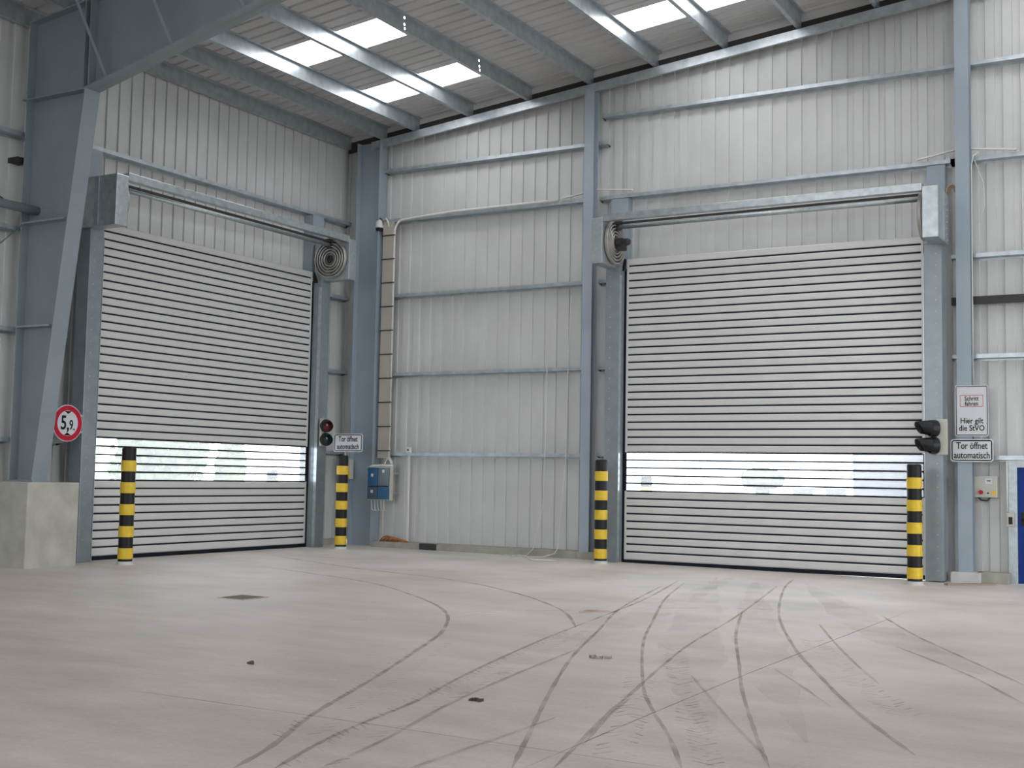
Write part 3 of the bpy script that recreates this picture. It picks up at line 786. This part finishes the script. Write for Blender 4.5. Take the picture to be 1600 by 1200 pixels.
# ------------------------------------------------------------------ traffic lights
def traffic_light(loc, rz, tilt_dir, label, plate_col, hood, plate_dx=0):
    R = empty('traffic_light', loc, rz, local=True); tag(R, label, 'traffic light', 'two-lamp traffic lights')
    mb = MB(); mb.box(-.09+plate_dx, .09+plate_dx, -.05, 0, -.30, .30); mb.build('back_plate', plate_col, R, bevel=.008)
    ax = Vector(tilt_dir).normalized()
    for z, lm in ((.145, LENSR), (-.145, LENSG)):
        c = Vector((0, -.05, z))
        mb = MB(); mb.lathe([(.0, -.02), (.135, -.02), (.142, .02), (.14, .10), (.125, .10), (.12, .07), (0, .07)], c, ax, 28); h = mb.build('lamp_housing', BLK2, R)
        mb = MB(); mb.lathe([(0, .095), (.06, .09), (.115, .072)], c, ax, 28, True); mb.build('lens', lm, h)
        # visor: open tube, cut away underneath, flaring
        n = 24; vs = []; fs = []
        upv = Vector((0, 0, 1)); a = (upv-ax*upv.dot(ax)).normalized(); b = ax.cross(a)
        for k in range(n+1):
            th = -PI*.78+2*PI*.78*k/n
            ln = hood*(.55+.45*math.cos(th*.62))
            e = a*math.cos(th)+b*math.sin(th)
            for rr in (.136, .128):
                vs += [c+ax*.09+e*rr, c+ax*(.09+ln)+e*(rr*.86)]
        for k in range(n):
            o = 4*k
            fs += [(o, o+1, o+5, o+4), (o+2, o+6, o+7, o+3), (o+1, o+3, o+7, o+5)]
        mb = MB(); mb.add(vs, fs, True); mb.build('visor', BLK2, h)
    return R
traffic_light((-16.93, 21.17, 2.46), PI/2, (-.62, -.78, -.12), 'two-lamp traffic light with dark red and green lenses beside the left door', BEI, .16, -.06)
traffic_light((-4.30, 21.83, 2.38), 0, (-.78, -.62, -.02), 'two-lamp traffic light with long black visors on the right frame of the right door', BEI, .26, .10)

# ------------------------------------------------------------------ electrics on the gable
R = empty('distribution_board', (-16.2, 22.2, 1.0)); tag(R, 'blue-fronted electrical distribution board on the wall by the corner column', 'electrical box')
mb = MB(); mb.box(-16.47, -15.85, 22.19, 22.29, 1.01, 1.75); mb.build('housing', BEI, R, bevel=.008)
for (a, b, c, d, m) in ((-16.455, -16.20, 1.325, 1.725, BLUET), (-16.185, -15.885, 1.325, 1.725, DBLUE), (-16.455, -16.20, 1.035, 1.305, DBLUE), (-16.185, -15.885, 1.035, 1.305, BLUET)):
    mb = MB(); mb.box(a, b, 22.16, 22.19, c, d); p = mb.build('cover', m, R, bevel=.006)
    if (a < -16.3) or d > 1.5:
        mb = MB(); xc = a+.12 if a < -16.3 else a+.15; zc = (c+d)/2+(.03 if d < 1.5 or a < -16.3 else .12)
        mb.box(xc-.03, xc+.03, 22.155, 22.16, zc-.03, zc+.035); mb.build('white_label', WHITE, p)
mb = MB(); mb.box(-16.45, -15.89, 22.158, 22.17, 1.308, 1.322); mb.build('divider_strip', SBLK, R)
for z in (1.15, 1.60):
    mb = MB(); mb.box(-16.40, -15.90, 22.29, 22.60, z-.02, z+.02) if False else mb.box(-16.12, -15.95, 22.29, 22.62, z-.02, z+.02); mb.build('mounting_rail', GALVM, R)
mb = MB(); mb.tube([(-16.52, 22.20, 1.70), (-16.38, 22.22, 1.77), (-16.1, 22.24, 1.775), (-15.84, 22.24, 1.77)], .018, 8); mb.build('top_conduit', PVCW, R)
for k in range(5):
    mb = MB(); xx = -16.40+.085*k
    mb.tube([(xx, 22.24, 1.02), (xx+.005, 22.24, .90), (xx+.02, 22.25, .80-.02*(k % 2)), (xx+.06, 22.27, .78)], .008, 6); mb.build('cable_tail', PVCW, R)
for k in range(3):
    mb = MB(); a = -16.0+.02*k
    mb.tube([(a-.10-.02*k, 22.26, 1.74), (a-.08, 22.26, 1.83+.03*k), (a, 22.28, 1.95), (a+.08, 22.26, 1.85), (a+.10, 22.26, 1.74)], .012, 6)
    mb.build('cable_loop', PVCW, R)

R = empty('cable_duct', (-16.2, 22.5, 2.0)); tag(R, 'beige vertical cable duct with dark straps rising from the blue distribution board', 'cable duct')
mb = MB(); mb.box(-16.355, -16.075, 22.36, 22.44, 1.93, 7.22); mb.build('duct', PVC, R, bevel=.006)
mb = MB(); 
pts = [(-16.05, 22.38, 1.95), (-16.05, 22.38, 6.95)]+[(-16.05+.22*(1-math.cos(a)), 22.38, 6.95+.30*math.sin(a)) for a in (.3, .6, .9, 1.2, 1.5)]+[(-14.5, 22.38, 7.31), (-12.9, 22.40, 7.315), (-11.95, 22.40, 7.32)]
mb.tube(pts, .024, 10); mb.tube([(-16.20, 22.36, 7.1), (-16.22, 22.36, 7.22), (-16.28, 22.36, 7.30), (-16.36, 22.36, 7.27)], .02, 8)
mb.build('cable', PVCW, R)
for k in range(10):
    z = 2.10+k*.535
    mb = MB(); mb.box(-16.37, -16.02, 22.345, 22.365, z-.012, z+.012); mb.build('strap', DARKST, R)
R = empty('wall_lamp', (-16.42, 22.42, 7.18)); tag(R, 'small white lamp with dark hood at the top of the beige cable duct', 'lamp')
mb = MB(); mb.lathe([(0, 0), (.09, 0), (.09, .10), (.07, .16), (.0, .19)], (-16.44, 22.34, 7.10), (0, 0, 1), 20, False); mb.build('lamp_body', WHITE, R)
mb = MB(); mb.lathe([(0, .0), (.075, 0), (.085, .07), (0, .07)], (-16.44, 22.34, 7.03), (0, 0, 1), 20); mb.build('lamp_base', BLK, R)
mb = MB(); mb.tube([(-16.53+.09*(1-math.cos(a)), 22.34, 7.16+.16*math.sin(a)) for a in [PI*k/8 for k in range(9)]], .012, 6); mb.build('lamp_bow', DARKST, R)
mb = MB(); mb.box(-16.33, -16.25, 22.37, 22.45, 7.16, 7.24)
mb = MB(); mb.box(-15.62, -15.50, 22.40, 22.47, 2.06, 2.18); jb = mb.build('junction_box', PVCW, None, bevel=.008); tag(jb, 'small white junction box at the left end of the lowest wall rail', 'junction box')
mb = MB(); mb.lathe([(0, .005), (.02, .005), (.02, 0)], (-15.56, 22.40, 2.12), (0, -1, 0), 12); mb.build('box_opening', DARKST, jb)
mb = MB(); mb.box(-15.60, -15.56, 22.46, 22.50, .12, 2.0); tag(mb.build('conduit_pipe', PVCW), 'thin light conduit running down the ribbed wall right of the blue board', 'conduit')

# control box by the blue door
R = empty('control_box', (-3.63, 22.55, 1.37)); tag(R, 'light grey door control box with red button on the wall right of the signpost', 'control box')
mb = MB(); mb.box(-3.82, -3.43, 22.435, YG, 1.37, 1.735); mb.build('housing', BEI, R, bevel=.01)
mb = MB(); mb.box(-3.62, -3.505, 22.428, 22.435, 1.60, 1.70); d = mb.build('display_label', WHITE, R); mb = MB(); mb.box(-3.59, -3.53, 22.424, 22.428, 1.645, 1.662); mb.build('display_bar', SBLK, d)
mb = MB(); mb.lathe([(0, .05), (.035, .05), (.038, .03), (.02, .03), (.02, 0)], (-3.685, 22.435, 1.46), (0, -1, 0), 20); mb.build('red_button', RED, R)
mb = MB(); mb.lathe([(0, .02), (.014, .02), (.014, 0)], (-3.57, 22.435, 1.445), (0, -1, 0), 12); mb.build('key_switch', BLK, R)
mb = MB(); mb.box(-3.515, -3.445, 22.428, 22.435, 1.415, 1.485); mb.build('yellow_label', YEL, R)
mb = MB(); mb.tube([(-3.75, 22.5, 1.38), (-3.70, 22.5, 1.325), (-3.60, 22.5, 1.315), (-3.54, 22.5, 1.38)], .015, 8); mb.build('cable', DARKST, R)
R = empty('light_switch', (-3.23, 22.48, 1.0)); tag(R, 'light grey switch with a dark key beside the blue door, on a thin conduit', 'switch')
mb = MB(); mb.box(-3.285, -3.165, 22.44, 22.505, .89, 1.12); mb.build('switch_housing', BEI, R, bevel=.006)
mb = MB(); mb.box(-3.25, -3.19, 22.43, 22.44, .93, 1.05); mb.build('switch_key', BLK, R)
mb = MB(); mb.tube([(-3.275, 22.47, 1.12), (-3.275, 22.47, 2.0)], .013, 8); mb.build('conduit', PVCW, R)

# white cable down the signpost
mb = MB(); mb.tube([(-3.66, 22.40, 7.36), (-3.74, 22.30, 7.28), (-3.772, 22.30, 7.1), (-3.774, 22.30, 4.6), (-3.775, 22.30, 3.3)], .011, 6); mb.tube([(-3.72, 22.33, 7.2), (-3.58, 22.33, 6.8), (-3.56, 22.33, 6.4), (-3.66, 22.33, 6.1)], .006, 6)
tag(mb.build('white_cable', PVCW), 'thin white cable running down the right edge of the signpost', 'cable')
# cable coils behind the frames
def coil(c, r, m, lab):
    mb = MB()
    for k in range(3):
        mb.tube([(c[0]+(r-.02*k)*math.cos(a), c[1]+.02*k, c[2]+(r+.04-.02*k)*math.sin(a)) for a in [PI*j/12-.1 for j in range(14)]], .014, 6)
    tag(mb.build('cable_coil', m), lab, 'cable')
coil((-10.885, 22.46, 6.68), .11, TAN, 'tan cable loop between the middle post and the coil of the right door')
coil((-4.13, 22.46, 6.72), .085, TAN, 'tan cable loop between the motor box of the right door and the signpost')
# control box behind second bollard
R = empty('push_button_box', (-17.02, 22.24, 1.46)); tag(R, 'small grey and yellow push-button box on the corner column behind the sign', 'control box')
mb = MB(); mb.box(-17.07, -16.96, 22.18, 22.30, 1.46, 1.90); mb.build('housing', BEI, R, bevel=.006)
mb = MB(); mb.box(-17.06, -16.97, 22.172, 22.18, 1.48, 1.62); mb.build('yellow_label', YEL, R)

# ------------------------------------------------------------------ floor items
p = [fl_ray(*q, .004) for q in ((347, 933), (378, 928.5), (411, 934), (384, 938.5))]
R = empty('drain_cover', p[0]); tag(R, 'flush iron drain cover in the floor in front of the left door', 'drain cover')
c = (p[0]+p[1]+p[2]+p[3])/4; ax = (p[2]-p[1]).normalized(); hx = .27
mb = MB(); mb.box(c.x-.23, c.x+.23, c.y-.23, c.y+.23, fz(c.x)-.01, fz(c.x)+.006); mb.build('grate_frame', CURB, R)
mb = MB()
for k in range(9): mb.box(c.x-.185+k*.042, c.x-.157+k*.042, c.y-.19, c.y+.19, fz(c.x)+.003, fz(c.x)+.012)
mb.build('grate', mat('iron', (.13, .115, .10), .8), R)
def scrap(px, py, n, size, m, label, name, seed):
    random.seed(seed); c = fl_ray(px, py, 0); mb = MB()
    for k in range(n):
        a = random.uniform(0, PI); d = Vector((math.cos(a), math.sin(a), 0)); q = c+Vector((random.uniform(-1, 1)*size, random.uniform(-.5, .5)*size, 0))
        L = size*random.uniform(.4, 1.0); w = size*.16
        nrm = Vector((-d.y, d.x, 0)); z0 = fz(q.x)+.001; h = random.uniform(.006, .02)
        vs = [(q-d*L/2-nrm*w), (q+d*L/2-nrm*w*.5), (q+d*L/2+nrm*w), (q-d*L/2+nrm*w*.7)]
        b_ = [Vector((v.x, v.y, z0)) for v in vs]; t_ = [Vector((v.x, v.y, z0+h*(1+.8*(i % 2)))) for i, v in enumerate(vs)]
        mb.add(b_+t_, [(3, 2, 1, 0), (4, 5, 6, 7), (0, 1, 5, 4), (1, 2, 6, 5), (2, 3, 7, 6), (3, 0, 4, 7)])
    tag(mb.build(name, m), label, 'debris'); random.seed(seed+1)
DIRT = mat('dark_scrap', (.06, .05, .04), .9); DIRT2 = mat('twig', (.09, .085, .05), .9)
scrap(391, 1038, 6, .035, DIRT2, 'little dry twig lying on the floor left of the tyre tracks', 'dry_twig', 3)
scrap(936, 1029, 9, .075, mat('grey_scrap', (.16, .13, .11), .9, noise=30, col2=(.45, .43, .40)), 'small flat piece of grey debris on the floor before the right door', 'floor_debris', 11)
scrap(746, 1096, 9, .055, DIRT, 'small dark brown scrap on the floor between the tyre tracks', 'floor_debris', 7)
# plank by the signpost, black patch on the curb, orange strap, loose cables
a = fl_ray(1478, 914.5, 0); b = fl_ray(1553, 914, 0)
mb = MB(); d = (b-a); n = Vector((-d.y, d.x, 0)).normalized()*.05
mb.prism([a-n+Vector((0, 0, .0)), a+n, a+n+Vector((0, 0, .03)), a-n+Vector((0, 0, .03))], d)
tag(mb.build('wooden_lath', WOOD), 'narrow brown lath lying on the floor before the signpost', 'lath')
mb = MB(); mb.box(-15.05, -14.62, 22.165, 22.18, fz(-15)+.0, .10); mb.box(-15.05, -14.62, 22.165, 22.3, .10, .118)
tag(mb.build('black_cover', DARKST), 'black cover plate over a stretch of the concrete curb', 'cover')
random.seed(21); mb = MB()
for k in range(9):
    x0_ = -16.18+.05*k
    mb.tube([(x0_, 22.30, .125), (x0_+.10, 22.28+.02*random.random(), .165+.07*random.random()), (x0_+.2, 22.32, .19*(1-.5*k/9)+.05), (x0_+.34, 22.30, .13)], .016, 6)
tag(mb.build('orange_strap', RUST), 'heap of rusty orange strap lying on the curb by the corner column', 'strap')
def loose(pts, r, lab):
    P = [fl_ray(a_, b_, r+.003+h) for a_, b_, h in pts]; Q = []
    for i in range(len(P)-1):
        p0, p1, p2, p3 = P[max(i-1, 0)], P[i], P[i+1], P[min(i+2, len(P)-1)]
        for k in range(6):
            t = k/6; Q.append(.5*((2*p1)+(p2-p0)*t+(2*p0-5*p1+4*p2-p3)*t*t+(-p0+3*p1-3*p2+p3)*t**3))
    Q.append(P[-1]); mb = MB(); mb.tube(Q, r, 6); tag(mb.build('loose_cable', PVCW), lab, 'cable')
loose([(799, 871, 0), (803, 868.5, 0), (813, 867.5, 0), (823, 870, 0), (829, 874, 0), (850, 875, 0), (868, 876, 0)], .012, 'white cable loop lying on the floor left of the middle post')
mb = MB(); mb.tube([(-11.65, 22.50, .115+5.2), (-11.66, 22.43, 3.9), (-11.68, 22.42, 2.0), (-11.68, 22.12, .16), (-11.74, 22.10, .06), (-11.95, 22.0, fz(-12)+.012), (-12.25, 21.95, fz(-12)+.012)], .009, 6)
tag(mb.build('hanging_cable', PVCW), 'thin white cable hanging down the wall just left of the middle post', 'cable')
mb = MB(); mb.tube([(-12.15, 22.43, 3.9), (-12.16, 22.42, 2.1), (-12.2, 22.44, 1.0), (-12.25, 22.14, .13), (-12.4, 22.12, fz(-12)+.012), (-12.9, 22.11, fz(-12)+.012)], .008, 6)
tag(mb.build('hanging_cable', PVCW), 'second white cable from the middle post, hanging to the curb', 'cable')

# ------------------------------------------------------------------ outside, seen through the window bands
mb = MB(); mb.box(-160, 160, -160, 160, -.60, -.30)
tag(mb.build('ground', ASPH), 'bright yard outside the hall', 'ground', kind='structure')
def tree(c, h, r, lab, seed):
    random.seed(seed); R = empty('tree', c); tag(R, lab, 'tree')
    mb = MB(); mb.tube([c, (c[0]+.1, c[1], c[2]+h*.35), (c[0], c[1]+.1, c[2]+h*.75)], [.22, .16, .06], 8); mb.build('trunk', BARK, R)
    mb = MB()
    for k in range(2600):
        th = random.uniform(0, 2*PI); ph_ = math.acos(random.uniform(-1, 1)); rr = r*random.uniform(.45, 1)*(1+.25*math.sin(3*th)*math.sin(2*ph_))
        q = Vector((c[0]+rr*math.sin(ph_)*math.cos(th), c[1]+rr*math.sin(ph_)*math.sin(th), c[2]+h*.5+h*.5*rr/r*math.cos(ph_)))
        a = Vector((random.gauss(0, 1), random.gauss(0, 1), random.gauss(0, 1))).normalized(); b = a.orthogonal(); s_ = random.uniform(.10, .22)
        mb.add([q-a*s_, q-b*s_*.5, q+a*s_, q+b*s_*.5], [(0, 1, 2, 3)])
    mb.build('foliage', LEAF, R)
tree((-33.5, 32.6, -.3), 5.4, 1.7, 'green bush outside, blurred through the window band of the left door', 5)
tree((-37.0, 40.0, -.3), 3.2, .6, 'second green bush outside farther right behind the left door', 9)
mb = MB(); mb.box(-13.6, -6.0, 52, 60, -.3, 3.4)
R = mb.build('grey_building', FACADE); tag(R, 'low grey building outside at the right end of the window band of the right door', 'building')
mb = MB(); mb.box(-13.8, -5.8, 51.8, 60.2, 3.4, 3.6); mb.build('roof_slab', GALVM, R)
random.seed(31); mb = MB(); bc = Vector((-16.15, 48.0, 1.65))
mb.tube([(bc.x, bc.y, -.3), (bc.x, bc.y, .7), (bc.x, bc.y, 1.4)], [.35, .28, .3], 8)
for k in range(420):
    v = Vector((random.gauss(0, 1), random.gauss(0, 1), random.gauss(0, 1))).normalized()
    q = bc+Vector((v.x*.9, v.y*.8, v.z*.42))*random.uniform(.5, 1); t = v.orthogonal()*.16; u = v.cross(t)
    mb.add([q-t, q-u, q+t, q+u], [(0, 1, 2, 3)])
tag(mb.build('round_bush', mat('pale_olive', (.10, .115, .06), .9)), 'small blurred olive bush outside in the middle of the right window band', 'bush')
for xx, lab in ((-13.2, 'small blurred grey cabinet outside right of the olive bush'), (-14.5, 'small blurred grey cabinet outside between the olive bush and the grey building')):
    mb = MB(); mb.box(xx-.30, xx+.30, 47.7, 48.3, -.3, 1.24); mb.box(xx-.34, xx+.34, 47.66, 48.34, 1.24, 1.30); tag(mb.build('utility_cabinet', FACADE), lab, 'cabinet')

# ------------------------------------------------------------------ light
w = bpy.data.worlds.new('overcast_sky'); S.world = w; w.use_nodes = True
bg = w.node_tree.nodes['Background']; bg.inputs[0].default_value = (.93, .97, 1.0, 1); bg.inputs[1].default_value = 5.2

S.view_settings.view_transform = 'Standard'; S.view_settings.look = 'None'; S.view_settings.gamma = 1
S.view_settings.use_curve_mapping = False; S.view_settings.exposure = 0.0
S.cycles.max_bounces = 10; S.cycles.diffuse_bounces = 6; S.cycles.transparent_max_bounces = 16
S.cycles.use_denoising = True
